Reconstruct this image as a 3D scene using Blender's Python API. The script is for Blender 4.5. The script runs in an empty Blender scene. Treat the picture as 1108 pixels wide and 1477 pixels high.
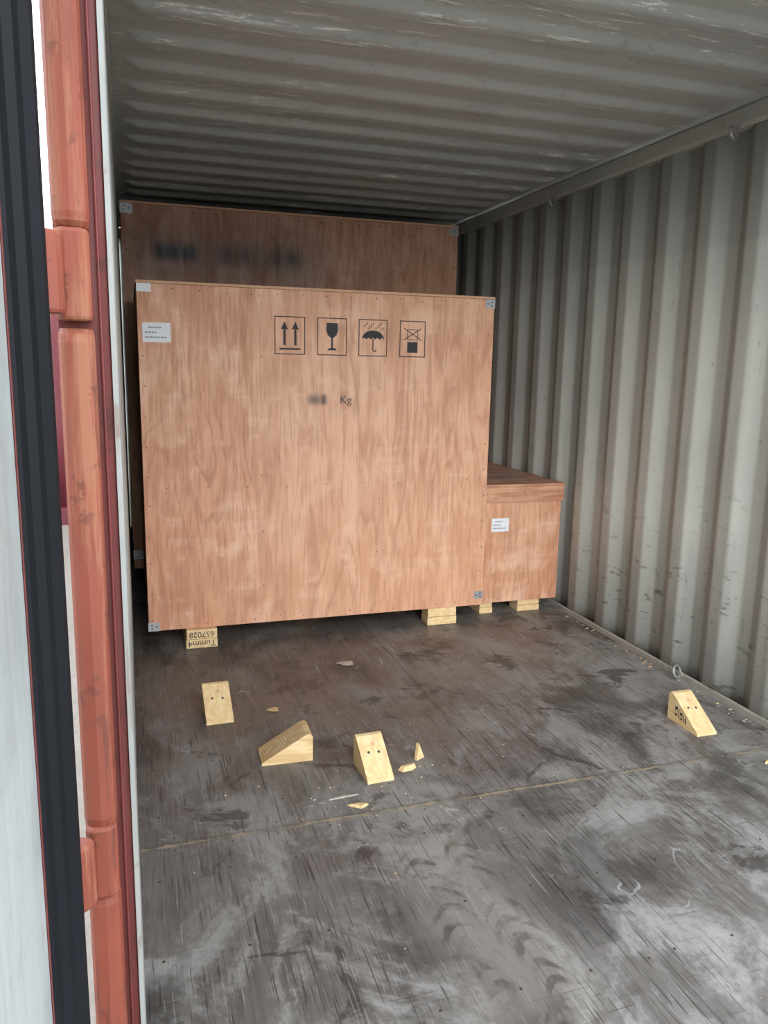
import bpy, bmesh, math, random
from mathutils import Matrix, Vector
random.seed(7)
scene = bpy.context.scene
H=2.39; XL=-0.02; XR=2.33; YD=0.86; YB=6.75; GZ=-0.15

# ---------------------------------------------------------------- node helper
class NT:
    def __init__(s,name,rough=0.6,metal=0.0):
        s.m=bpy.data.materials.new(name); s.m.use_nodes=True
        s.t=s.m.node_tree; s.b=s.t.nodes['Principled BSDF']
        s.b.inputs['Roughness'].default_value=rough; s.b.inputs['Metallic'].default_value=metal
        s.co=s.t.nodes.new('ShaderNodeTexCoord').outputs['Object']
    def n(s,k): return s.t.nodes.new(k)
    def l(s,a,b): s.t.links.new(a,b)
    def put(s,inp,v):
        if isinstance(v,bpy.types.NodeSocket): s.l(v,inp)
        elif isinstance(v,(tuple,list)):
            inp.default_value=tuple(v)+((1,) if len(v)==3 and len(inp.default_value)==4 else ())
        else: inp.default_value=v
    def map(s,scale=(1,1,1),loc=(0,0,0),rot=(0,0,0),vec=None):
        m=s.n('ShaderNodeMapping'); s.l(vec or s.co,m.inputs[0])
        m.inputs['Scale'].default_value=scale; m.inputs['Location'].default_value=loc; m.inputs['Rotation'].default_value=rot
        return m.outputs[0]
    def noise(s,scale=5,detail=4,rough=0.55,dist=0,vec=None):
        k=s.n('ShaderNodeTexNoise'); s.l(vec or s.co,k.inputs['Vector'])
        k.inputs['Scale'].default_value=scale;k.inputs['Detail'].default_value=detail
        k.inputs['Roughness'].default_value=rough;k.inputs['Distortion'].default_value=dist
        return k.outputs[0]
    def math(s,op,a,b=0.0,c=0.0,clamp=False):
        k=s.n('ShaderNodeMath');k.operation=op;k.use_clamp=clamp
        s.put(k.inputs[0],a);s.put(k.inputs[1],b);s.put(k.inputs[2],c);return k.outputs[0]
    def rng(s,v,a,b,c=0.0,d=1.0,smooth=True):
        k=s.n('ShaderNodeMapRange');k.interpolation_type='SMOOTHSTEP' if smooth else 'LINEAR'
        s.put(k.inputs[0],v)
        for i,x in enumerate((a,b,c,d)): k.inputs[i+1].default_value=x
        return k.outputs[0]
    def mix(s,f,a,b,mode='MIX'):
        k=s.n('ShaderNodeMix');k.data_type='RGBA';k.blend_type=mode
        s.put(k.inputs[0],f);s.put(k.inputs[6],a);s.put(k.inputs[7],b);return k.outputs[2]
    def sep(s,vec=None):
        k=s.n('ShaderNodeSeparateXYZ');s.l(vec or s.co,k.inputs[0]);return k.outputs
    def bump(s,h,strength=0.3,dist=0.002):
        k=s.n('ShaderNodeBump');k.inputs['Strength'].default_value=strength;k.inputs['Distance'].default_value=dist
        s.l(h,k.inputs['Height']);s.l(k.outputs[0],s.b.inputs['Normal'])
    def col(s,c): s.put(s.b.inputs['Base Color'],c)
    def rough(s,r): s.put(s.b.inputs['Roughness'],r)
    def blob(s,xyz,ia,ib,ca,cb,ha,hb,soft):
        da=s.math('SUBTRACT',s.math('ABSOLUTE',s.math('SUBTRACT',xyz[ia],ca)),ha)
        db=s.math('SUBTRACT',s.math('ABSOLUTE',s.math('SUBTRACT',xyz[ib],cb)),hb)
        return s.math('MULTIPLY',s.rng(da,-soft,soft,1,0),s.rng(db,-soft,soft,1,0))

def plain(name,c,rough=0.6,metal=0.0,var=0.15,sc=20,spec=.5):
    m=NT(name,rough,metal); n=m.noise(sc,4); m.b.inputs['Specular IOR Level'].default_value=spec
    m.col(m.mix(n,tuple(x*(1-var) for x in c),tuple(min(1,x*(1+var)) for x in c))); return m.m

# ---------------------------------------------------------------- materials
def mat_plywood(name,seams=(),ink=(),light=1.0,seed=0.0,axis='z'):
    m=NT(name,0.5)
    L=(seed,seed*1.7,seed*.6)
    if axis=='z': a=(2.4,2.4,.50); f=(110,110,7); md=(16,16,1.8)
    else: a=(.50,2.4,2.4); f=(7,110,110); md=(1.8,16,16)
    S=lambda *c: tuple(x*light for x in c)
    n=m.noise(1.0,3,.5,.6,m.map(a,L))
    pp=m.math('PINGPONG',m.math('MULTIPLY',n,26.0),1.0)
    ring=m.rng(pp,0.0,.45,1,0)
    fine=m.noise(1.0,3,.6,0,m.map(f,L)); mid=m.noise(1.0,5,.65,1.2,m.map(md,L))
    big=m.noise(2.0,4,.55,.6,m.map((1.2,1.2,.8),L))
    c1=S(.63,.318,.188); c2=S(.42,.175,.092); c3=S(.80,.53,.385)
    c=m.mix(m.rng(big,.40,.66),c1,S(.72,.415,.268))
    c=m.mix(m.rng(mid,.40,.66,0,.60),c,c2)
    patch=m.rng(m.noise(1.0,3,.5,.5,m.map((1.7,1.7,1.0),(seed+3,1,2))),.38,.60,.20,.90)
    c=m.mix(m.math('MULTIPLY',m.math('MULTIPLY',ring,patch),.56),c,S(.35,.135,.068))
    wb=m.noise(1.0,3,.55,1.6,m.map((4.2,4.2,2.2) if axis=='z' else (2.2,4.2,4.2),(seed+9,0,3)))
    c=m.mix(m.rng(wb,.48,.72,0,.40),c,c3)
    c=m.mix(m.rng(wb,.30,.48,.20,0),c,S(.40,.16,.08))
    rp=m.noise(1.0,2,.5,.8,m.map((3,3,17) if axis=='z' else (17,3,3),(seed+2,0,7)))
    c=m.mix(m.math('MULTIPLY',m.rng(rp,.48,.70),m.rng(wb,.42,.62,0,.26)),c,S(.86,.60,.45))
    c=m.mix(m.rng(fine,.50,.70,0,.42),c,S(.29,.11,.055))
    xyz=m.sep()
    v=m.n('ShaderNodeTexVoronoi');m.l(m.map((3.1,3.1,2.2),(seed+.4,0,seed)),v.inputs['Vector']);v.inputs['Scale'].default_value=1.0
    c=m.mix(m.rng(v.outputs['Distance'],.018,.05,.85,0),c,(.08,.035,.02))
    c=m.mix(m.rng(v.outputs['Distance'],.04,.20,.40,0),c,S(.34,.14,.07))
    for i,(sx,t) in enumerate(seams):
        st=m.math('GREATER_THAN',xyz[0],sx)
        c=m.mix(m.math('MULTIPLY',st,abs(t)),c,S(.72,.43,.28) if t>0 else S(.40,.17,.09))
        ln=m.math('LESS_THAN',m.math('ABSOLUTE',m.math('SUBTRACT',xyz[0],sx)),.0010)
        c=m.mix(m.math('MULTIPLY',ln,.30),c,(.15,.07,.04))
    for (cx,cz,hx,hz,soft,st,wob) in ink:
        b=m.blob(xyz,0,2,cx,cz,hx,hz,soft)
        if wob>0:
            w=m.noise(1.0,1,.4,0,m.map((wob,1,wob*.3)))
            b=m.math('MULTIPLY',b,m.rng(w,.38,.6,.45,1))
        c=m.mix(m.math('MULTIPLY',b,st),c,(.020,.019,.024))
    m.col(c); m.rough(m.rng(mid,.3,.7,.42,.60)); m.bump(fine,.25,.0015)
    return m.m

def mat_pine(name,light=1.0,seed=0,str_=.5):
    m=NT(name,.65); n=m.noise(1.0,3,.5,.4,m.map((16,3,16),(seed,0,0)))
    r=m.math('PINGPONG',m.math('MULTIPLY',n,11.0),1.0); f=m.noise(1.0,3,.6,0,m.map((160,14,160)))
    S=lambda *c: tuple(x*light for x in c)
    c=m.mix(m.math('MULTIPLY',r,str_),S(.76,.58,.32),S(.56,.35,.15))
    c=m.mix(m.rng(f,.5,.8,0,.45),c,S(.44,.26,.115))
    c=m.mix(m.rng(m.noise(14,3),.55,.75,0,.35),c,S(.84,.73,.52))
    c=m.mix(m.rng(m.noise(28,5,.7),.60,.74,0,.45),c,S(.30,.22,.13))
    m.col(c); m.bump(f,.3,.001); return m.m

def mat_wall(name,base=(.495,.508,.470),ceil=False):
    m=NT(name,.5); xyz=m.sep()
    st=m.map((1.2,9,1)) if ceil else m.map((9,9,.7))
    s=m.noise(1.0,5,.6,.3,st); b=m.noise(1.6,4,.5); g=m.noise(60,3,.6)
    c=m.mix(m.rng(b,.35,.7,0,.6),base,tuple(x*.80 for x in base))
    c=m.mix(m.rng(s,.5,.75,0,.5),c,tuple(x*.52 for x in base))
    if ceil:
        sc=m.noise(1.0,6,.75,.2,m.map((5,38,1),(2,0,0))); zone=m.noise(1.1,2,.5,0,m.map((1,1,1),(3.1,.4,0)))
        f=m.math('MULTIPLY',m.rng(sc,.56,.64),m.rng(zone,.44,.58))
        c=m.mix(m.math('MULTIPLY',f,.85),c,(.88,.89,.87))
        sc=m.noise(1.0,6,.75,.2,m.map((9,26,1),(12,4,0)))
        c=m.mix(m.math('MULTIPLY',m.rng(sc,.58,.66),.45),c,(.22,.22,.20))
        r=m.noise(30,5,.7,0,m.map((1,1,1),(7,2,0)))
        c=m.mix(m.math('MULTIPLY',m.rng(r,.66,.74),.5),c,(.20,.13,.08))
    else:
        wv=m.math('ADD',xyz[2],m.math('MULTIPLY',m.math('SUBTRACT',m.noise(2,3),.5),.10))
        c=m.mix(m.rng(wv,1.86,1.88,.0,.30),c,tuple(x*.60 for x in base))
        low=m.rng(xyz[2],.15,1.1,1,.12)
        sc=m.noise(1.0,6,.72,.4,m.map((10,10,34),(1,0,0)))
        c=m.mix(m.math('MULTIPLY',m.math('MULTIPLY',m.rng(sc,.58,.65),low),.8),c,(.10,.095,.08))
        sc2=m.noise(1.0,6,.75,.4,m.map((14,14,20),(5,3,0)))
        c=m.mix(m.math('MULTIPLY',m.math('MULTIPLY',m.rng(sc2,.63,.69),low),.7),c,(.30,.18,.10))
        c=m.mix(m.rng(m.math('ADD',xyz[2],m.math('MULTIPLY',g,.05)),.03,.12,.55,0),c,(.20,.17,.13))
        w=m.noise(1.0,5,.7,.2,m.map((60,60,5),(5,8,0)))
        c=m.mix(m.rng(w,.66,.74,0,.5),c,(.80,.81,.78))
        d=m.noise(1.0,6,.7,.3,m.map((45,45,14),(1,9,4)))
        c=m.mix(m.rng(d,.63,.70,0,.6),c,(.14,.135,.12))
    m.col(c); m.bump(g,.08,.001); m.rough(m.rng(b,.3,.7,.42,.6)); return m.m

def mat_floor():
    m=NT('floor_plywood_worn',.6); xyz=m.sep()
    gr=m.noise(1.0,4,.65,.2,m.map((120,5,1))); gr2=m.noise(1.0,5,.6,.6,m.map((26,1.9,1),(3,1,0)))
    big=m.noise(1.5,6,.6,.3)
    c=m.mix(m.rng(gr2,.3,.7),(.080,.069,.064),(.150,.134,.124))
    c=m.mix(m.rng(big,.38,.66,0,.75),c,(.185,.174,.166))
    sx=m.math('GREATER_THAN',xyz[0],1.1535); sy=m.math('GREATER_THAN',xyz[1],2.12)
    c=m.mix(m.math('MULTIPLY',m.math('SUBTRACT',1.0,sx),m.math('MULTIPLY',sy,.12)),c,(.07,.058,.052))
    c=m.mix(m.rng(gr,.50,.72,0,.55),c,(.045,.037,.034))
    c=m.mix(m.math('MULTIPLY',m.rng(xyz[1],2.0,3.4),m.rng(m.noise(3,4),.4,.65,.1,.55)),c,(.150,.112,.086))
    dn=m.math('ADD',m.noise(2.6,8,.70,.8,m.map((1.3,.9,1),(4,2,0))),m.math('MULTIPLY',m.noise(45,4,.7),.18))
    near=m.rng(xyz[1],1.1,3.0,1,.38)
    near_pale=m.math('MULTIPLY',m.rng(dn,.54,.72),near)  # pale grey patches, stronger towards the door
    c=m.mix(m.math('MULTIPLY',near_pale,.68),c,(.40,.39,.375))
    rt=m.math('MULTIPLY',m.rng(m.math('SUBTRACT',xyz[0],m.math('MULTIPLY',xyz[1],.25)),.1,1.5),m.rng(dn,.46,.66))
    c=m.mix(m.math('MULTIPLY',rt,.5),c,(.38,.375,.365))
    dk=m.noise(1.9,6,.6,.5,m.map((1.2,1,1),(11,5,0)))
    c=m.mix(m.rng(dk,.53,.65,0,.62),c,(.042,.037,.035))
    dk=m.noise(4.5,6,.65,.8,m.map((1.0,1,1),(31,15,0)))
    c=m.mix(m.rng(dk,.57,.64,0,.70),c,(.038,.032,.030))
    for i,(ang,sc,th) in enumerate(((.5,(160,5,1),.69),(-.35,(140,6,1),.70),(1.2,(120,4,1),.70),(.1,(180,7,1),.68))):
        k=m.noise(1.0,2,.5,.25,m.map(sc,(i*3,0,0),(0,0,ang)))
        c=m.mix(m.rng(k,th-.02,th+.04,0,.42),c,(.40,.38,.36))
    k=m.noise(1.0,2,.5,.25,m.map((5,150,1),(8,0,0),(0,0,.12)))
    c=m.mix(m.rng(k,.66,.73,0,.5),c,(.03,.027,.026))
    k=m.noise(1.0,2,.5,.25,m.map((150,5,1),(18,0,0),(0,0,-.08)))
    c=m.mix(m.rng(k,.60,.68,0,.7),c,(.030,.025,.023))
    wx=m.math('ADD',xyz[0],m.math('MULTIPLY',m.math('SUBTRACT',m.noise(4,3),.5),.10))
    wy=m.math('ADD',xyz[1],m.math('MULTIPLY',m.math('SUBTRACT',m.noise(6,3,.5,0,m.map((1,1,1),(5,5,0))),.5),.10))
    w3=(wx,wy,xyz[2])
    c=m.mix(m.math('MULTIPLY',m.blob(w3,0,1,.80,1.62,.13,.36,.09),.40),c,(.30,.27,.24))
    for cx,ph,s_ in ((.735,0.0,1.0),(.865,2.4,.85)):
        zone=m.blob(w3,0,1,cx,1.60,.050,.30,.022)
        dx=m.math('SUBTRACT',wx,cx)
        arg=m.math('ADD',m.math('MULTIPLY',wy,92.0),m.math('MULTIPLY',m.math('MULTIPLY',dx,dx),1900.0))
        arg=m.math('ADD',arg,ph)
        bars=m.rng(m.math('SINE',arg),-.15,.55); pat=m.rng(m.noise(11,5,.65),.43,.62)
        c=m.mix(m.math('MULTIPLY',m.math('MULTIPLY',m.math('MULTIPLY',zone,bars),pat),.72*s_),c,(.052,.040,.034))
    st=m.noise(3.2,3,.5,.8,m.map((1,1,1),(2.2,6,0)))
    rim=m.math('MULTIPLY',m.rng(m.math('ABSOLUTE',m.math('SUBTRACT',st,.66)),.0,.014,1,0),m.rng(m.noise(8,3),.50,.66))
    c=m.mix(m.math('MULTIPLY',rim,.45),c,(.55,.55,.56))
    sp=m.noise(70,3,.7); c=m.mix(m.rng(sp,.70,.77,0,.5),c,(.58,.53,.44))
    for ax,pos,k_ in ((1,2.12,.45),(0,1.1535,.15),(1,4.52,.4)):
        d=m.math('ABSOLUTE',m.math('SUBTRACT',xyz[ax],pos))
        c=m.mix(m.rng(m.math('ADD',d,m.math('MULTIPLY',m.math('SUBTRACT',m.noise(18,4),.5),.03)),.002,.020,k_,0),c,(.035,.030,.028))
    j=m.rng(m.math('ADD',m.math('ABSOLUTE',m.math('SUBTRACT',xyz[1],2.116)),m.math('MULTIPLY',m.math('SUBTRACT',m.noise(25,4),.5),.03)),.001,.010,1,0)
    c=m.mix(m.math('MULTIPLY',j,m.rng(m.noise(6,3),.38,.6,.25,.85)),c,(.38,.30,.20))
    m.col(c); m.rough(m.rng(dn,.45,.8,.38,.70)); m.bump(m.math('ADD',gr,m.math('MULTIPLY',gr2,1.0)),.5,.002)
    return m.m

def mat_paint(name,c,worn=(.62,.30,.17),rust=(.16,.06,.03),amt=.5,rough=.6):
    m=NT(name,rough); s=m.noise(1.0,6,.7,.3,m.map((48,48,2.6))); b=m.noise(26,6,.7); g=m.noise(5,4)
    s2=m.noise(1.0,6,.7,.5,m.map((60,60,5),(4,2,9)))
    k=m.mix(m.rng(g,.35,.7,0,.6),c,tuple(x*.62 for x in c))
    k=m.mix(m.rng(s,.50,.64,0,amt),k,worn)
    k=m.mix(m.rng(s2,.56,.64,0,amt),k,rust)
    k=m.mix(m.rng(b,.56,.64,0,.8*amt+.1),k,rust)
    m.col(k); m.bump(b,.25,.001); m.rough(m.rng(s,.4,.6,rough-.05,rough+.15)); return m.m

M={}
M['wall']=mat_wall('painted_steel_grey'); M['ceil']=mat_wall('painted_steel_ceiling',(.450,.468,.452),True)
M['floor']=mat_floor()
M['under']=plain('floor_underside_dark',(.03,.027,.025),.9)
M['crate1']=mat_plywood('okoume_plywood_front',seams=((.56,.20),),ink=((.86,1.195,.030,.022,.018,.7,0),(.905,1.195,.014,.024,.012,.8,0),(1.0,1.20,.014,.018,.014,.30,0),(1.045,1.19,.020,.018,.014,.15,0)),seed=1.3)
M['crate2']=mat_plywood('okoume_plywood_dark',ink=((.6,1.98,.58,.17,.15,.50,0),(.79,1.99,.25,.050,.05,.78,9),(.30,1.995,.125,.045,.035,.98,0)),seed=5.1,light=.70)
M['crate3']=mat_plywood('okoume_plywood_small',seed=9.2,light=1.0)
M['crate3t']=mat_plywood('okoume_plywood_lid',seed=12.2,light=.93,axis='x')
M['edge']=plain('plywood_edge',(.60,.36,.22),.7,var=.3,sc=60)
M['pine']=mat_pine('pine_wood'); M['pine2']=mat_pine('pine_wood_grey',.92,4,.85)
M['steel']=plain('galvanised_steel',(.40,.42,.44),.42,.6,.25,60)
M['nail']=plain('nail_head_dark',(.08,.06,.045),.5,.2)
M['ink']=plain('black_stencil_ink',(.028,.026,.03),.7,0,.3,90)
M['soft']=plain('faded_stencil_ink',(.10,.065,.055),.7,0,.3,90)
M['label']=plain('label_paper',(.72,.76,.80),.5,0,.05)
M['scrap']=plain('dusty_scrap_paper',(.46,.44,.38),.8,0,.3,40)
M['print']=plain('label_print_grey',(.22,.24,.28),.6)
M['orange']=mat_paint('orange_red_paint_faded',(.250,.058,.033),worn=(.33,.150,.085),rust=(.095,.030,.020),amt=.66)
M['red']=mat_paint('dark_red_paint',(.150,.028,.026),worn=(.20,.068,.050),rust=(.06,.018,.013),amt=.55)
M['pale']=mat_paint('pale_grey_paint',(.30,.315,.31),worn=(.24,.23,.20),rust=(.16,.08,.05),amt=.4)
M['white']=mat_paint('white_door_paint',(.43,.465,.47),worn=(.36,.39,.39),rust=(.24,.20,.17),amt=.10,rough=.5)
M['rubber']=plain('black_rubber',(.0045,.0062,.0095),.60,0,.5,8,.22)
M['redc']=mat_paint('neighbour_container_red',(.10,.009,.016),worn=(.085,.012,.016),rust=(.06,.018,.013),amt=.3)
g=NT('dusty_concrete_yard',.9); n1=g.noise(1.2,6,.6); n2=g.noise(30,5,.7)
g.col(g.mix(g.rng(n2,.3,.7,0,.5),g.mix(n1,(.22,.195,.17),(.30,.27,.24)),(.17,.145,.125))); g.bump(n2,.4,.01); M['ground']=g.m

# ---------------------------------------------------------------- mesh helper
class MB:
    def __init__(s): s.v=[];s.f=[];s.mi=[];s.mats=[]
    def _m(s,k):
        if k not in s.mats: s.mats.append(k)
        return s.mats.index(k)
    def add(s,vs,fs,k):
        o=len(s.v); s.v+= [tuple(v) for v in vs]; i=s._m(k)
        for f in fs: s.f.append([a+o for a in f]); s.mi.append(i)
    def box(s,x0,x1,y0,y1,z0,z1,k,T=None):
        vs=[Vector((x,y,z)) for x in(x0,x1) for y in(y0,y1) for z in(z0,z1)]
        if T: vs=[T@v for v in vs]
        s.add(vs,[(0,1,3,2),(4,6,7,5),(0,4,5,1),(2,3,7,6),(0,2,6,4),(1,5,7,3)],k)
    def prism(s,pts,a,b,k,plane='xy',T=None):
        def P(p,w):
            if plane=='xy': return Vector((p[0],p[1],w))
            if plane=='xz': return Vector((p[0],w,p[1]))
            return Vector((w,p[0],p[1]))
        n=len(pts); vs=[P(p,a) for p in pts]+[P(p,b) for p in pts]
        if T: vs=[T@v for v in vs]
        fs=[tuple(range(n)),tuple(range(2*n-1,n-1,-1))]+[(i,(i+1)%n+0,(i+1)%n+n,i+n) for i in range(n)]
        s.add(vs,fs,k)
    def cyl(s,c,r,a,b,k,plane='xy',n=16,T=None):
        s.prism([(c[0]+r*math.cos(2*math.pi*i/n),c[1]+r*math.sin(2*math.pi*i/n)) for i in range(n)],a,b,k,plane,T)
    def torus(s,T,R,r,k,n=20,m=8,arc=2*math.pi):
        vs=[];fs=[]
        N=n+1 if arc<6.2 else n
        for i in range(N):
            a=arc*i/n
            for j in range(m):
                b=2*math.pi*j/m
                vs.append(T@Vector(((R+r*math.cos(b))*math.cos(a),(R+r*math.cos(b))*math.sin(a),r*math.sin(b))))
        for i in range(n):
            for j in range(m):
                fs.append((i*m+j,((i+1)%N)*m+j,((i+1)%N)*m+(j+1)%m,i*m+(j+1)%m))
        s.add(vs,fs,k)
    def obj(s,name,parent=None,bevel=0,smooth=False,loc=None):
        me=bpy.data.meshes.new(name)
        vs=s.v
        if loc: vs=[(v[0]-loc[0],v[1]-loc[1],v[2]-loc[2]) for v in vs]
        me.from_pydata(vs,[],s.f); 
        for k in s.mats: me.materials.append(M[k])
        for p,i in zip(me.polygons,s.mi): p.material_index=i; p.use_smooth=smooth
        bm=bmesh.new(); bm.from_mesh(me); bmesh.ops.recalc_face_normals(bm,faces=bm.faces); bm.to_mesh(me); bm.free()
        ob=bpy.data.objects.new(name,me); scene.collection.objects.link(ob)
        if loc: ob.location=loc
        if bevel:
            b=ob.modifiers.new('bevel','BEVEL'); b.width=bevel;b.segments=2;b.limit_method='ANGLE';b.angle_limit=.7
        if parent:
            ob.parent=parent; ob.matrix_parent_inverse=Matrix.Translation(-Vector(parent.location))
        return ob
def empty(name,loc):
    e=bpy.data.objects.new(name,None); e.location=loc; e.empty_display_size=.1; scene.collection.objects.link(e); return e

def trap(t,p,a,sl,b):
    t%=p
    if t<a: return 0.0
    if t<a+sl: return (t-a)/sl
    if t<a+sl+b: return 1.0
    return max(0,1-(t-a-sl-b)/sl)
def strap(t,*q): return sum(trap(t+d*.003,*q) for d in(-2,-1,0,1,2))/5
WQ=(.278,.072,.068,.070)

# ---------------------------------------------------------------- container shell
def corr_wall(name,axis,base,sign,a0,a1,z0,z1,k,phase=0,depth=.036,step=.007,parent=None,q=WQ):
    mb=MB(); n=int((a1-a0)/step); vs=[];fs=[]
    zs=[z0,z0+(z1-z0)*.33,z0+(z1-z0)*.66,z1]
    for i in range(n+1):
        t=a0+(a1-a0)*i/n; d=base+sign*depth*strap(t+phase,*q)
        for z in zs: vs.append((d,t,z) if axis=='y' else (t,d,z))
    for i in range(n):
        for j in range(3): fs.append((i*4+j,(i+1)*4+j,(i+1)*4+j+1,i*4+j+1))
    mb.add(vs,fs,k); ob=mb.obj(name,smooth=True,parent=parent)
    so=ob.modifiers.new('thick','SOLIDIFY'); so.thickness=.002
    return ob
corr_wall('wall_right','y',XR,1,YD+.06,YB,0.0,2.31,'wall',phase=.215)
corr_wall('wall_left','y',XL,-1,YD+.06,YB,0.0,2.31,'wall',phase=.215)
corr_wall('wall_back','x',YB,1,XL-.036,XR+.036,0.0,2.38,'wall')

mb=MB(); vs=[];fs=[]
ys=[YD+.02+i*.0075 for i in range(int((YB+.04-YD)/.0075)+1)]
xs=[XL-.04,XL+.04,XL+.06,XL+.075,XL+.09,XL+.11]+[XL+.11+(XR-XL-.22)*i/6 for i in range(1,7)]+[XR-.09,XR-.075,XR-.06,XR-.04,XR+.04]
for y in ys:
    for x in xs:
        e=min(x-XL,XR-x); t=max(0,min(1,(e-.04)/.07)); t=t*t*(3-2*t)
        vs.append((x,y,H-.024*t*strap(y,.245,.130,.030,.055)))
nx=len(xs)
for i in range(len(ys)-1):
    for j in range(nx-1): fs.append((i*nx+j,(i+1)*nx+j,(i+1)*nx+j+1,i*nx+j+1))
mb.add(vs,fs,'ceil'); o=mb.obj('ceiling',smooth=True); so=o.modifiers.new('t','SOLIDIFY'); so.thickness=.002;so.offset=1

# floor : plywood sheets with joints, screws and scattered crumbs
mb=MB()
mb.box(XL-.044,XR+.044,YD,YB+.04,-.06,-.029,'under')
xj=[XL-.036,1.1535,XR+.036]; yj=[YD+.05,2.12,4.52,YB+.036]
for i in range(2):
    for j in range(3):
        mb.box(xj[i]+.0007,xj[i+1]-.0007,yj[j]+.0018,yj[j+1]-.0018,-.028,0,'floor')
mb.box(XL-.036,XR+.036,YD,YD+.05,-.028,0,'red')
y=1.05
while y<4.4:
    for x in [.04,.22,.41,.60,.78,.97,1.12,1.19,1.37,1.55,1.74,1.93,2.11,2.28]:
        jx=x+random.uniform(-.012,.012); jy=y+random.uniform(-.01,.01)
        mb.cyl((jx,jy),.0042,-.001,.0004,'nail',n=8)
    y+=.305
for x in [XL+.1+i*.15 for i in range(15)]:
    for yy in (2.09,2.15): mb.cyl((x+random.uniform(-.01,.01),yy),.0035,-.001,.0004,'nail',n=8)
def crumb(x,y,s,k):
    a=random.uniform(0,6.28); vs=[(x+s*random.uniform(.5,1.3)*math.cos(a+i*2.09)*(1.6 if i==0 else 1),y+s*random.uniform(.5,1.3)*math.sin(a+i*2.09),0.0004) for i in range(3)]
    vs.append((x,y,s*.5)); mb.add(vs,[(0,1,2),(0,1,3),(1,2,3),(2,0,3)],k)
for i in range(80): crumb(random.gauss(.75,.28),random.gauss(2.3,.14),random.uniform(.0015,.005),random.choice(('pine','pine2')))
for i in range(120): crumb(XR-.02-abs(random.gauss(0,.022)),random.uniform(1.5,4.3),random.uniform(.003,.009),random.choice(('pine2','edge','scrap','print')))
for i in range(90): crumb(random.uniform(.0,2.3),2.12+random.gauss(0,.012),random.uniform(.001,.003),'edge')
for i in range(160): crumb(random.uniform(.05,2.25),random.uniform(1.1,3.7),random.uniform(.001,.003),random.choice(('pine2','edge','print')))
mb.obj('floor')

# rails / trims
mb=MB(); mb.prism([(XR-.004,2.30),(XR-.012,2.315),(XR-.012,2.372),(XR,H-.004),(XR+.06,H-.004),(XR+.06,2.30)],YD,YB+.04,'wall','xz'); mb.obj('trim_top_right')
mb=MB(); mb.prism([(XL+.004,2.30),(XL+.006,2.315),(XL+.006,2.372),(XL,H-.004),(XL-.044,H-.004),(XL-.044,2.30)],YD+.06,YB+.04,'wall','xz'); mb.obj('trim_top_left')
for nm,x0,x1 in (('right',XR+.002,XR+.05),('left',XL-.044,XL-.002)):
    mb=MB(); mb.box(x0,x1,YD+.05,YB+.04,GZ+.02,-.0605,'red'); mb.obj('trim_bottom_'+nm)
mb=MB(); mb.prism([(XR-.006,0),(XR-.006,.022),(XR-.001,.03),(XR-.001,0)],YD+.06,YB-.05,'wall','xz'); mb.obj('baseboard_right')
mb=MB(); mb.box(XL-.044,XR+.06,YD-.02,YD+.018,2.29,2.45,'red'); mb.box(XL-.044,XR+.06,YD+.018,YD+.06,2.40,2.46,'red'); mb.obj('trim_door_header',bevel=.004)
mb=MB(); mb.box(XL+.02,XR,YD-.02,YD-.002,GZ+.01,-.002,'red'); mb.obj('trim_door_sill',bevel=.003)
mb=MB(); mb.box(XR+.0,XR+.06,YD-.0,YD+.055,GZ,2.288,'red'); mb.obj('trim_corner_post_right',bevel=.004)

# lashing rings
def ring(x,y,z,up=True):
    mb=MB()
    T=Matrix.Translation((x-.020,y,z))@Matrix.Rotation(math.radians(72),4,'X')@Matrix.Rotation(math.radians(20),4,'Y')
    mb.torus(T,.026,.0062,'steel')
    mb.torus(Matrix.Translation((x-.002,y,z+(.018 if up else -.012)))@Matrix.Rotation(math.radians(90),4,'Y'),.010,.004,'wall',n=12)
    mb.obj('lashing_ring',smooth=True,loc=(x,y,z))
ring(XR-.012,2.72,2.283); ring(XR-.012,4.12,2.283); ring(XR-.006,2.77,.035,False); ring(XR-.006,4.15,.035,False)

# ---------------------------------------------------------------- left corner post with hinges
e=empty('container_corner_post',(-.04,.9,GZ))
mb=MB()
mb.prism([(-.064,.872),(-.0145,.872),(-.0145,.885),(-.016,.93),(-.020,.975),(-.064,.975)],GZ,2.45,'red')
mb.box(-.0245,-.0215,.866,.873,.0,2.29,'red')
mb.obj('post',e,.002)
mb=MB(); mb.prism([(-.0142,.866),(-.0085,.869),(-.0085,.99),(-.0142,.99)],-.0,2.288,'pale'); mb.obj('jamb_strip',e,.001)
mb=MB(); HZ=(.17,.81,1.44,2.09); segs=[(GZ+.02,.130),(.213,.771),(.850,1.392),(1.487,2.048),(2.133,2.40)]
sect=[(-.0635,.874),(-.0635,.856),(-.0600,.847),(-.0545,.8425),(-.0455,.8415),(-.0370,.8435),(-.0315,.849),(-.0290,.857),(-.0290,.874)]
for i,(a,b) in enumerate(segs):
    cx=-.0463; n=len(sect); vs=[]; fs=[]
    for z,k in ((a,.72),(a+.006,.93),(a+.014,1),(b-.014,1),(b-.006,.93),(b,.72)):
        for p in sect: vs.append((cx+(p[0]-cx)*(.6+.4*k),.874+(p[1]-.874)*k,z))
    for q in range(5):
        for j in range(n): fs.append((q*n+j,q*n+(j+1)%n,(q+1)*n+(j+1)%n,(q+1)*n+j))
    fs.append(tuple(range(n))[::-1]); fs.append(tuple(range(5*n,6*n)))
    mb.add(vs,fs,'orange')
mb.obj('j_bar',e,.0015)
mb=MB()
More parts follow.
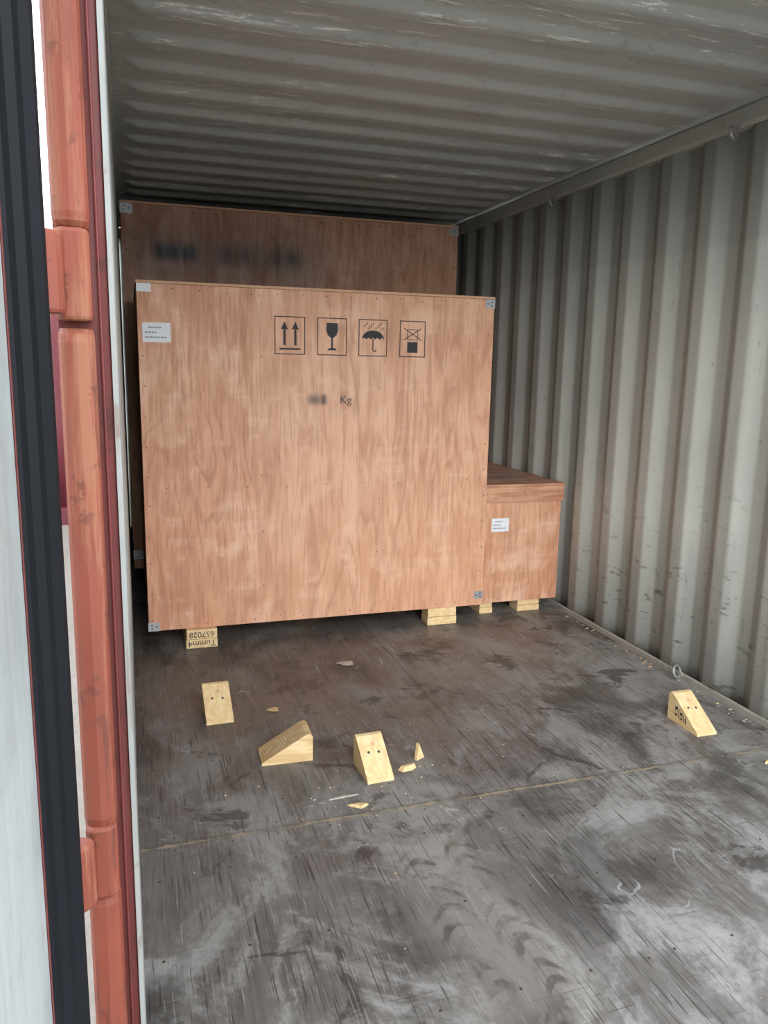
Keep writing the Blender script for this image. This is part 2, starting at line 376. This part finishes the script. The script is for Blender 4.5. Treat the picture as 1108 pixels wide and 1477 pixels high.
for z in HZ:
    mb.prism([(-.0625,.846),(-.056,.838),(-.036,.838),(-.030,.846),(-.030,.874),(-.0625,.874)],z-.041,z+.046,'orange')
mb.obj('hinge_lugs',e,.004)

# ---------------------------------------------------------------- open door leaf
e=empty('door_1',(-.12,.3,-.1))
mb=MB(); mb.box(-.142,-.094,-.40,.775,-.08,2.30,'white')
mb.box(-.150,-.142,-.40,.775,-.08,2.30,'red'); mb.obj('leaf',e,.004)
mb=MB(); mb.box(-.146,-.090,.775,.800,-.08,2.30,'red')
mb.obj('hinge_edge',e,.002)
mb=MB()
mb.prism([(-.0937,.738),(-.089,.741),(-.085,.752),(-.0775,.758),(-.074,.770),(-.066,.779),(-.064,.790),(-.070,.797),(-.080,.792),(-.0897,.799),(-.0897,.7745),(-.0937,.7745)],-.075,2.295,'rubber')
mb.prism([(-.0937,.733),(-.0922,.733),(-.0922,.7375),(-.0937,.7375)],-.075,2.295,'red')
mb.obj('door_gasket',e,.002)
mb=MB()
for z in HZ:
    mb.prism([(-.100,.801),(-.080,.801),(-.058,.818),(-.052,.830),(-.0565,.8375),(-.072,.842),(-.100,.815)],z-.036,z+.040,'orange')
mb.obj('hinge_blades',e,.004)

# ---------------------------------------------------------------- crates
def bracket(mb,cx,cz,y,sx,sz,s=.050):
    x0,x1=sorted((cx,cx+sx*s)); z0,z1=sorted((cz,cz+sz*s*.85))
    mb.box(x0,x1,y-.0022,y-.0002,z0,z1,'steel')
    mb.box(min(cx,cx-sx*.0022),max(cx,cx-sx*.0022),y-.0022,y+s,z0,z1,'steel')
    for a,b in((.3,.3),(.3,.7),(.72,.5)):
        mb.cyl((cx+sx*s*a,cz+sz*s*.85*b),.0042,y-.0036,y-.002,'nail','xz',8)
def nails(mb,pts,y,r=.0033):
    for x,z in pts: mb.cyl((x+random.uniform(-.006,.006),z+random.uniform(-.006,.006)),r,y-.0006,y+.0005,'nail','xz',7)
def crate(name,x0,x1,y0,y1,z0,z1,k,kt,lid=0.0,th=.012):
    e=empty(name,((x0+x1)/2,(y0+y1)/2,0)); mb=MB()
    top=z1-(lid or th)
    mb.box(x0,x1,y0,y0+th,z0,top-.001,k)
    mb.box(x0+.002,x0+th,y0+th,y1-th,z0,top-.001,k); mb.box(x1-th,x1-.002,y0+th,y1-th,z0,top-.001,k)
    mb.box(x0,x1,y1-th,y1,z0,top-.001,k); mb.box(x0+th,x1-th,y0+th,y1-th,z0,z0+th,'edge')
    mb.box(x0+th,x1-th,y0+th,y1-th,z0+th,top-.002,'under')
    mb.obj('plywood_body',e,.0012)
    mb=MB()
    if lid: 
        o=.010; mb.box(x0-o,x1+o,y0-o,y0,z1-lid,z1-.0125,kt); mb.box(x0-o,x1+o,y1,y1+o,z1-lid,z1-.0125,kt)
        mb.box(x0-o,x0-.001,y0,y1,z1-lid,z1-.0125,kt); mb.box(x1+.001,x1+o,y0,y1,z1-lid,z1-.0125,kt); mb.box(x0-o-.001,x1+o+.001,y0-o-.001,y1+o,z1-.012,z1,kt)
    else: mb.box(x0-.003,x1+.003,y0-.003,y1+.003,z1-th,z1,'edge')
    mb.obj('lid',e,.0012)
    return e
C1=(.054,1.794,3.75,4.80,.092,1.715)
e1=crate('large_plywood_crate',*C1,'crate1','crate1')
x0,x1,y0,y1,z0,z1=C1
mb=MB(); p=[]
for i in range(15):
    x=x0+.03+(x1-x0-.06)*i/14; p+=[(x,z0+.022),(x,z1-.035)]
for i in range(12):
    z=z0+.05+(z1-z0-.1)*i/11; p+=[(x0+.02,z),(x1-.02,z)]
    if i%2: p+=[(.60,z)]
    else: p+=[(1.19,z)]
for i in range(9): p.append((x0+.1+i*.19,.78))
nails(mb,p,y0); mb.obj('nails',e1)
mb=MB(); bracket(mb,x0,z0,y0,1,1);bracket(mb,x1,z0+.035,y0,-1,1);bracket(mb,x1,z1-.014,y0,-1,-1); mb.obj('corner_brackets',e1)
mb=MB(); mb.box(x0+.0,x0+.062,y0-.0012,y0-.0002,z1-.05,z1-.013,'label'); mb.obj('tape',e1)
def skid(mb,xa,xb,ya,yb,zt,gap=.045):
    mb.box(xa,xb,ya,yb,0.0,gap-.001,'pine'); mb.box(xa+.003,xb-.001,ya+.004,yb,gap,zt-.0005,'pine')
mb=MB(); skid(mb,.223,.372,3.715,4.79,z0); skid(mb,1.478,1.645,3.745,3.84,z0); skid(mb,1.478,1.645,4.62,4.79,z0); skid(mb,.84,.98,4.12,4.79,z0); mb.obj('skids',e1,.003)
def text(body,loc,size,rot,parent,mat='ink',ext=0.0004):
    cu=bpy.data.curves.new('txt','FONT'); cu.body=body; cu.size=size; cu.extrude=ext; cu.align_x='CENTER'; cu.align_y='CENTER'
    ob=bpy.data.objects.new('lettering',cu); scene.collection.objects.link(ob); ob.location=loc; ob.rotation_euler=rot
    cu.materials.append(M[mat]); 
    if parent: ob.parent=parent; ob.matrix_parent_inverse=Matrix.Translation(-Vector(parent.location))
    return ob
text('Tumm4',(.297,3.7145,.024),.042,(math.pi/2,math.pi,0),e1); text('657028',(.297,3.7185,.067),.040,(math.pi/2,math.pi,0),e1)
text('Kg',(1.015,3.7495,1.193),.056,(math.pi/2,0,0),e1,'soft')
def sym_frame(mb,cx,cz,w,h,y,t=.0042):
    a,b=y-.0008,y-.0001
    mb.box(cx-w/2,cx+w/2,a,b,cz+h/2-t,cz+h/2,'ink');mb.box(cx-w/2,cx+w/2,a,b,cz-h/2,cz-h/2+t,'ink')
    mb.box(cx-w/2,cx-w/2+t,a,b,cz-h/2+t,cz+h/2-t,'ink');mb.box(cx+w/2-t,cx+w/2,a,b,cz-h/2+t,cz+h/2-t,'ink')
def line(mb,p,q,t,y):
    d=Vector((q[0]-p[0],q[1]-p[1])); n=Vector((-d.y,d.x)).normalized()*t/2
    mb.prism([(p[0]+n.x,p[1]+n.y),(q[0]+n.x,q[1]+n.y),(q[0]-n.x,q[1]-n.y),(p[0]-n.x,p[1]-n.y)],y-.0008,y-.0001,'ink','xz')
mb=MB(); W,Hh=.146,.176; zc=1.494; y=y0
cs=[.740,.945,1.150,1.355]
for i,c in enumerate(cs):
    sym_frame(mb,c,zc,W if i<3 else .135,Hh,y)
A=(y-.0008,y-.0001)
for dx in(-.026,.026):
    c=cs[0]+dx; mb.prism([(c-.017,zc+.028),(c+.017,zc+.028),(c,zc+.064)],*A,'ink','xz'); mb.box(c-.0055,c+.0055,*A,zc-.045,zc+.027,'ink')
mb.box(cs[0]-.050,cs[0]+.050,*A,zc-.066,zc-.058,'ink')
c=cs[1]
mb.prism([(c-.027,zc+.064),(c-.029,zc+.030),(c-.022,zc+.008),(c-.006,zc-.006),(c+.006,zc-.006),(c+.022,zc+.008),(c+.029,zc+.030),(c+.027,zc+.064)],*A,'ink','xz')
mb.box(c-.004,c+.004,*A,zc-.055,zc-.0065,'ink'); mb.prism([(c-.024,zc-.064),(c+.024,zc-.064),(c+.020,zc-.057),(c+.005,zc-.052),(c-.005,zc-.052),(c-.020,zc-.057)],y-.001,y-.0001,'ink','xz')
c=cs[2]
pts=[(c+.056*math.cos(a),zc-.008+.044*math.sin(a)) for a in [math.pi*i/18 for i in range(19)]]
sc=[]
for i in range(5):
    xa=c-.056+.0224*i
    for q in range(1,5 if i<4 else 4):
        t=q/4; sc.append((xa+.0224*t,zc-.008+.008*math.sin(math.pi*t)))
mb.prism(pts+sc,*A,'ink','xz')
mb.box(c-.0028,c+.0028,*A,zc-.058,zc-.004,'ink'); line(mb,(c,zc-.058),(c+.006,zc-.067),.005,y);line(mb,(c+.006,zc-.067),(c+.015,zc-.062),.005,y);line(mb,(c+.015,zc-.062),(c+.016,zc-.052),.005,y)
for i in range(9):
    rx=c-.045+.0115*i; rz=zc+.050+.012*math.sin(i*2.1); line(mb,(rx,rz),(rx+.004,rz+.012),.004,y)
c=cs[3]
mb.box(c-.027,c+.027,*A,zc-.066,zc-.014,'ink')
line(mb,(c-.027,zc-.003),(c+.027,zc-.003),.003,y);line(mb,(c-.027,zc+.045),(c+.027,zc+.045),.003,y);line(mb,(c-.027,zc-.003),(c-.027,zc+.045),.003,y);line(mb,(c+.027,zc-.003),(c+.027,zc+.045),.003,y)
line(mb,(c-.048,zc-.006),(c+.045,zc+.052),.004,y);line(mb,(c-.045,zc+.052),(c+.048,zc-.006),.004,y)
mb.obj('handling_symbols',e1)
def label(e,cx,cz,y,w,h):
    mb=MB(); mb.box(cx-w/2,cx+w/2,y-.0009,y-.0001,cz-h/2,cz+h/2,'label')
    for i,(a,b) in enumerate(((-.30,.12),(-.42,-.02),(-.42,.30))):
        z=cz+h*(.25-.25*i); x=cx+a*w
        while x<cx+b*w:
            l=random.uniform(.006,.012); mb.box(x,x+l,y-.0013,y-.0008,z-.003,z+.003,'print'); x+=l+.003
    mb.obj('address_label',e)
label(e1,.135,1.490,y0,.122,.086)
# rear tall crate
C2=(.0,2.085,4.95,6.10,.10,2.262)
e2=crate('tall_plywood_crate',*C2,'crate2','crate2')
x0,x1,y0b,y1,z0,z1=C2
mb=MB(); p=[]
for i in range(17): p.append((x0+.03+(x1-x0-.06)*i/16,z1-.04))
for i in range(8): p+=[(x0+.02,z0+.1+i*.3),(x1-.02,z0+.1+i*.3)]
nails(mb,p,y0b,.005); bracket(mb,x0,z1-.014,y0b,1,-1,.065);bracket(mb,x1,z1-.014,y0b,-1,-1,.06);bracket(mb,x0,z0+.06,y0b,1,1,.065);bracket(mb,x1,z0,y0b,-1,1); mb.obj('nails_and_brackets',e2)
mb=MB(); skid(mb,.15,.30,4.97,6.08,z0,.05); skid(mb,.95,1.1,4.97,6.08,z0,.05); skid(mb,1.75,1.9,4.97,6.08,z0,.05); mb.obj('skids',e2,.003)
# small low crate
C3=(1.822,2.298,3.835,4.86,.070,.738)
e3=crate('small_plywood_crate',*C3,'crate3','crate3t',lid=.10)
x0,x1,y0c,y1,z0,z1=C3
mb=MB(); p=[(x0+.03+i*.083,z0+.02) for i in range(6)]; nails(mb,p,y0c); 
nails(mb,[(x0+.02+i*.11,z1-.05) for i in range(5)],y0c-.010); 
for i in range(9): mb.cyl((x1-.02,y0c+.05+i*.11),.0035,z1,z1+.0006,'nail',n=7)
mb.obj('nails',e3)
mb=MB(); skid(mb,1.835,1.915,3.862,4.85,z0,.035); skid(mb,2.065,2.205,3.850,3.95,z0,.035); skid(mb,2.065,2.205,4.7,4.85,z0,.035); mb.obj('skids',e3,.003)
label(e3,1.926,.512,y0c,.104,.075)
mb=MB()
for i in range(10):
    xx=x0+.05+i*.033; mb.box(xx,xx+.02,y0c+.20,y0c+.26,z1,z1+.0006,'print')
for i in range(7):
    xx=x0+.25+i*.028; mb.box(xx,xx+.018,y0c+.42,y0c+.47,z1,z1+.0006,'print')
mb.obj('stencilled_marks',e3)

# ---------------------------------------------------------------- wedges
def wedge(loc,rotz,W=.095,L=.16,Hh=.105,holes=True,mat='pine',txt=None,tip=.010):
    mb=MB()
    prof=[(0,0),(L,0),(L,Hh-.012),(L-.010,Hh),(L-.024,Hh-.002),(0,tip)]
    mb.prism(prof,-W/2,W/2,mat,'yz')
    ang=math.atan2(Hh-.002-tip,L-.024)
    if holes:
        for sx,fr in((-.18,.62),(.20,.60)):
            T=Matrix.Translation((sx*W,(L-.024)*fr,tip+(Hh-.002-tip)*fr))@Matrix.Rotation(ang,4,'X')
            mb.cyl((0,0),.0048,-.001,.0007,'ink',n=10,T=T)
        T=Matrix.Translation((.05*W,(L-.024)*.8,tip+(Hh-.002-tip)*.8))@Matrix.Rotation(ang,4,'X'); mb.cyl((0,0),.008,-.001,.0004,'edge',n=10,T=T)
    else:
        for i in range(15):
            fr=.06+.062*i
            T=Matrix.Translation((0,(L-.024)*fr,tip+(Hh-.002-tip)*fr))@Matrix.Rotation(ang,4,'X')@Matrix.Rotation(.12,4,'Z')
            mb.box(-W*.46,W*.46,-.0014,.0014,-.001,.0006,'edge',T)
    if txt:
        x=-W/2
        for i,(ya,yb) in enumerate(((.070,.076),(.082,.086),(.092,.106),(.112,.116),(.122,.136))):
            hh=tip+(Hh-tip)*ya/(L-.02)
            mb.box(x-.0005,x+.0001,ya,yb,.34*hh,.76*hh,'ink')
            if i in(2,4): mb.box(x-.0007,x+.0002,ya+.003,yb-.003,.42*hh,.62*hh,mat)
    ob=mb.obj('wooden_wedge_chock'); ob.location=loc; ob.rotation_euler=(0,0,rotz)
    b=ob.modifiers.new('b','BEVEL'); b.width=.0018;b.segments=2;b.limit_method='ANGLE';b.angle_limit=.5
    return ob
wedge((.290,2.862,0),.02,.104,.165,.108)
wedge((.392,2.553,0),math.radians(-92),.115,.178,.100,holes=False,mat='pine2')
wedge((.752,2.282,0),.05,.094,.150,.112)
wedge((2.050,2.266,0),-.01,.088,.180,.112,txt=True)

def chip(name,x,y,s,h,rot,mat='pine'):
    mb=MB(); n=random.choice((4,5)); pts=[]
    for i in range(n):
        a=2*math.pi*i/n+random.uniform(-.3,.3); r=s*random.uniform(.6,1.15); pts.append((r*math.cos(a)*1.5,r*math.sin(a)*.75))
    m=len(pts); vs=[(p[0],p[1],0) for p in pts]+[(p[0]*.75+.002,p[1]*.6,h*random.uniform(.6,1)) for p in pts]
    mb.add(vs,[tuple(range(m)),tuple(range(2*m-1,m-1,-1))]+[(i,(i+1)%m,(i+1)%m+m,i+m) for i in range(m)],mat)
    o=mb.obj(name); o.location=(x,y,0.0005); o.rotation_euler=(0,0,rot); return o
chip('wood_chip',.862,2.335,.026,.022,.3); chip('wood_chip',.645,2.165,.024,.010,-.2,'pine2'); chip('wood_chip',2.108,2.03,.012,.012,.4,'pine2')
mb=MB(); mb.prism([(-.018,0),(.022,0),(-.008,.062)],-.006,.006,'pine','xz'); o=mb.obj('wood_splinter'); o.location=(.930,2.40,0); o.rotation_euler=(0,0,.5)
mb=MB(); mb.prism([(0,0),(.09,.006),(.10,.010),(.05,.013),(0,.007)],0,.003,'scrap'); o=mb.obj('wood_shaving'); o.location=(.56,2.22,.001)
def scrap(x,y,s,name='paper_scrap',mat='scrap',h=.004):
    mb=MB(); n=9; vs=[(0,0,h)]
    for i in range(n):
        a=2*math.pi*i/n; r=s*random.uniform(.5,1.2); vs.append((r*math.cos(a)*1.4,r*math.sin(a),random.uniform(.0,h)))
    mb.add(vs,[(0,i+1,(i+1)%n+1) for i in range(n)],mat); o=mb.obj(name); o.location=(x,y,.0006)
scrap(.505,2.93,.022,mat='pine2'); scrap(.91,3.33,.030)
cu=bpy.data.curves.new('red_thread','CURVE'); cu.dimensions='3D'; cu.bevel_depth=.0011
sp=cu.splines.new('NURBS'); pts=[(.70,2.56,.002),(.73,2.53,.006),(.715,2.50,.002),(.76,2.51,.002),(.77,2.47,.003),(.745,2.48,.002)]
sp.points.add(len(pts)-1)
for q,pp in zip(sp.points,pts): q.co=(*pp,1)
sp.use_endpoint_u=True; cu.materials.append(M['red']); o=bpy.data.objects.new('red_thread',cu); scene.collection.objects.link(o)

# ---------------------------------------------------------------- outside
mb=MB(); mb.add([(-60,-60,GZ),(60,-60,GZ),(60,60,GZ),(-60,60,GZ)],[(0,1,2,3)],'ground'); mb.obj('ground')
e=empty('shipping_container',(-3,8.9,GZ)); X0,X1,Y0,Y1,Z1=-9.06,3.1,7.75,10.18,GZ+2.59
o=corr_wall('side_panel','x',Y0+.01,1,X0+.1,X1-.1,GZ+.15,Z1-.06,'redc',step=.02,parent=e)
mb=MB()
mb.box(X0,X1,Y0-.03,Y0+.06,GZ,GZ+.16,'redc');mb.box(X0,X1,Y0-.03,Y0+.06,Z1-.08,Z1,'redc');mb.box(X0,X1,Y1-.06,Y1,GZ,Z1,'redc')
for x in(X0,X1-.16): mb.box(x,x+.16,Y0-.03,Y1,GZ,Z1,'redc')
mb.box(X0,X1,Y0,Y1,Z1-.03,Z1,'redc'); mb.box(X0,X1,Y0+.06,Y1,GZ+.1,GZ+.15,'redc'); mb.obj('frame_and_roof',e,.004)

# ---------------------------------------------------------------- light, world, camera
sl=bpy.data.lights.new('sky_glow_fill','SUN'); sl.energy=1.8; sl.angle=math.radians(50); sl.color=(1.0,.985,.965)  # added soft fill from behind to brighten the crates, not a visible sun
so=bpy.data.objects.new('sky_glow_fill',sl); scene.collection.objects.link(so); so.location=(-2,-4,3)
so.rotation_euler=Vector((.22,1.0,-.32)).to_track_quat('-Z','Y').to_euler()
w=bpy.data.worlds.new('overcast'); scene.world=w; w.use_nodes=True; nt=w.node_tree; bg=nt.nodes['Background']
tc=nt.nodes.new('ShaderNodeTexCoord'); sp=nt.nodes.new('ShaderNodeSeparateXYZ'); nt.links.new(tc.outputs['Generated'],sp.inputs[0])
rp=nt.nodes.new('ShaderNodeValToRGB'); nt.links.new(sp.outputs[2],rp.inputs[0])
rp.color_ramp.elements[0].position=0; rp.color_ramp.elements[0].color=(.97,.99,1,1)
rp.color_ramp.elements[1].position=.9; rp.color_ramp.elements[1].color=(.84,.93,1.0,1)
nt.links.new(rp.outputs[0],bg.inputs[0]); bg.inputs[1].default_value=2.75
cam=bpy.data.cameras.new('camera'); co=bpy.data.objects.new('camera',cam); scene.collection.objects.link(co)
cam.sensor_fit='HORIZONTAL'; cam.sensor_width=36; cam.lens=36*1133/1108; cam.clip_start=.02
F=Vector((.3050,.9348,-.1828)).normalized(); R=Vector((.9516,-.3069,.0186)); R=(R-F*R.dot(F)).normalized(); U=R.cross(F)
co.matrix_world=Matrix(((R.x,U.x,-F.x,0),(R.y,U.y,-F.y,0),(R.z,U.z,-F.z,1.361),(0,0,0,1)))
scene.camera=co
scene.view_settings.view_transform='Standard'; scene.view_settings.look='None'; scene.view_settings.exposure=0.68
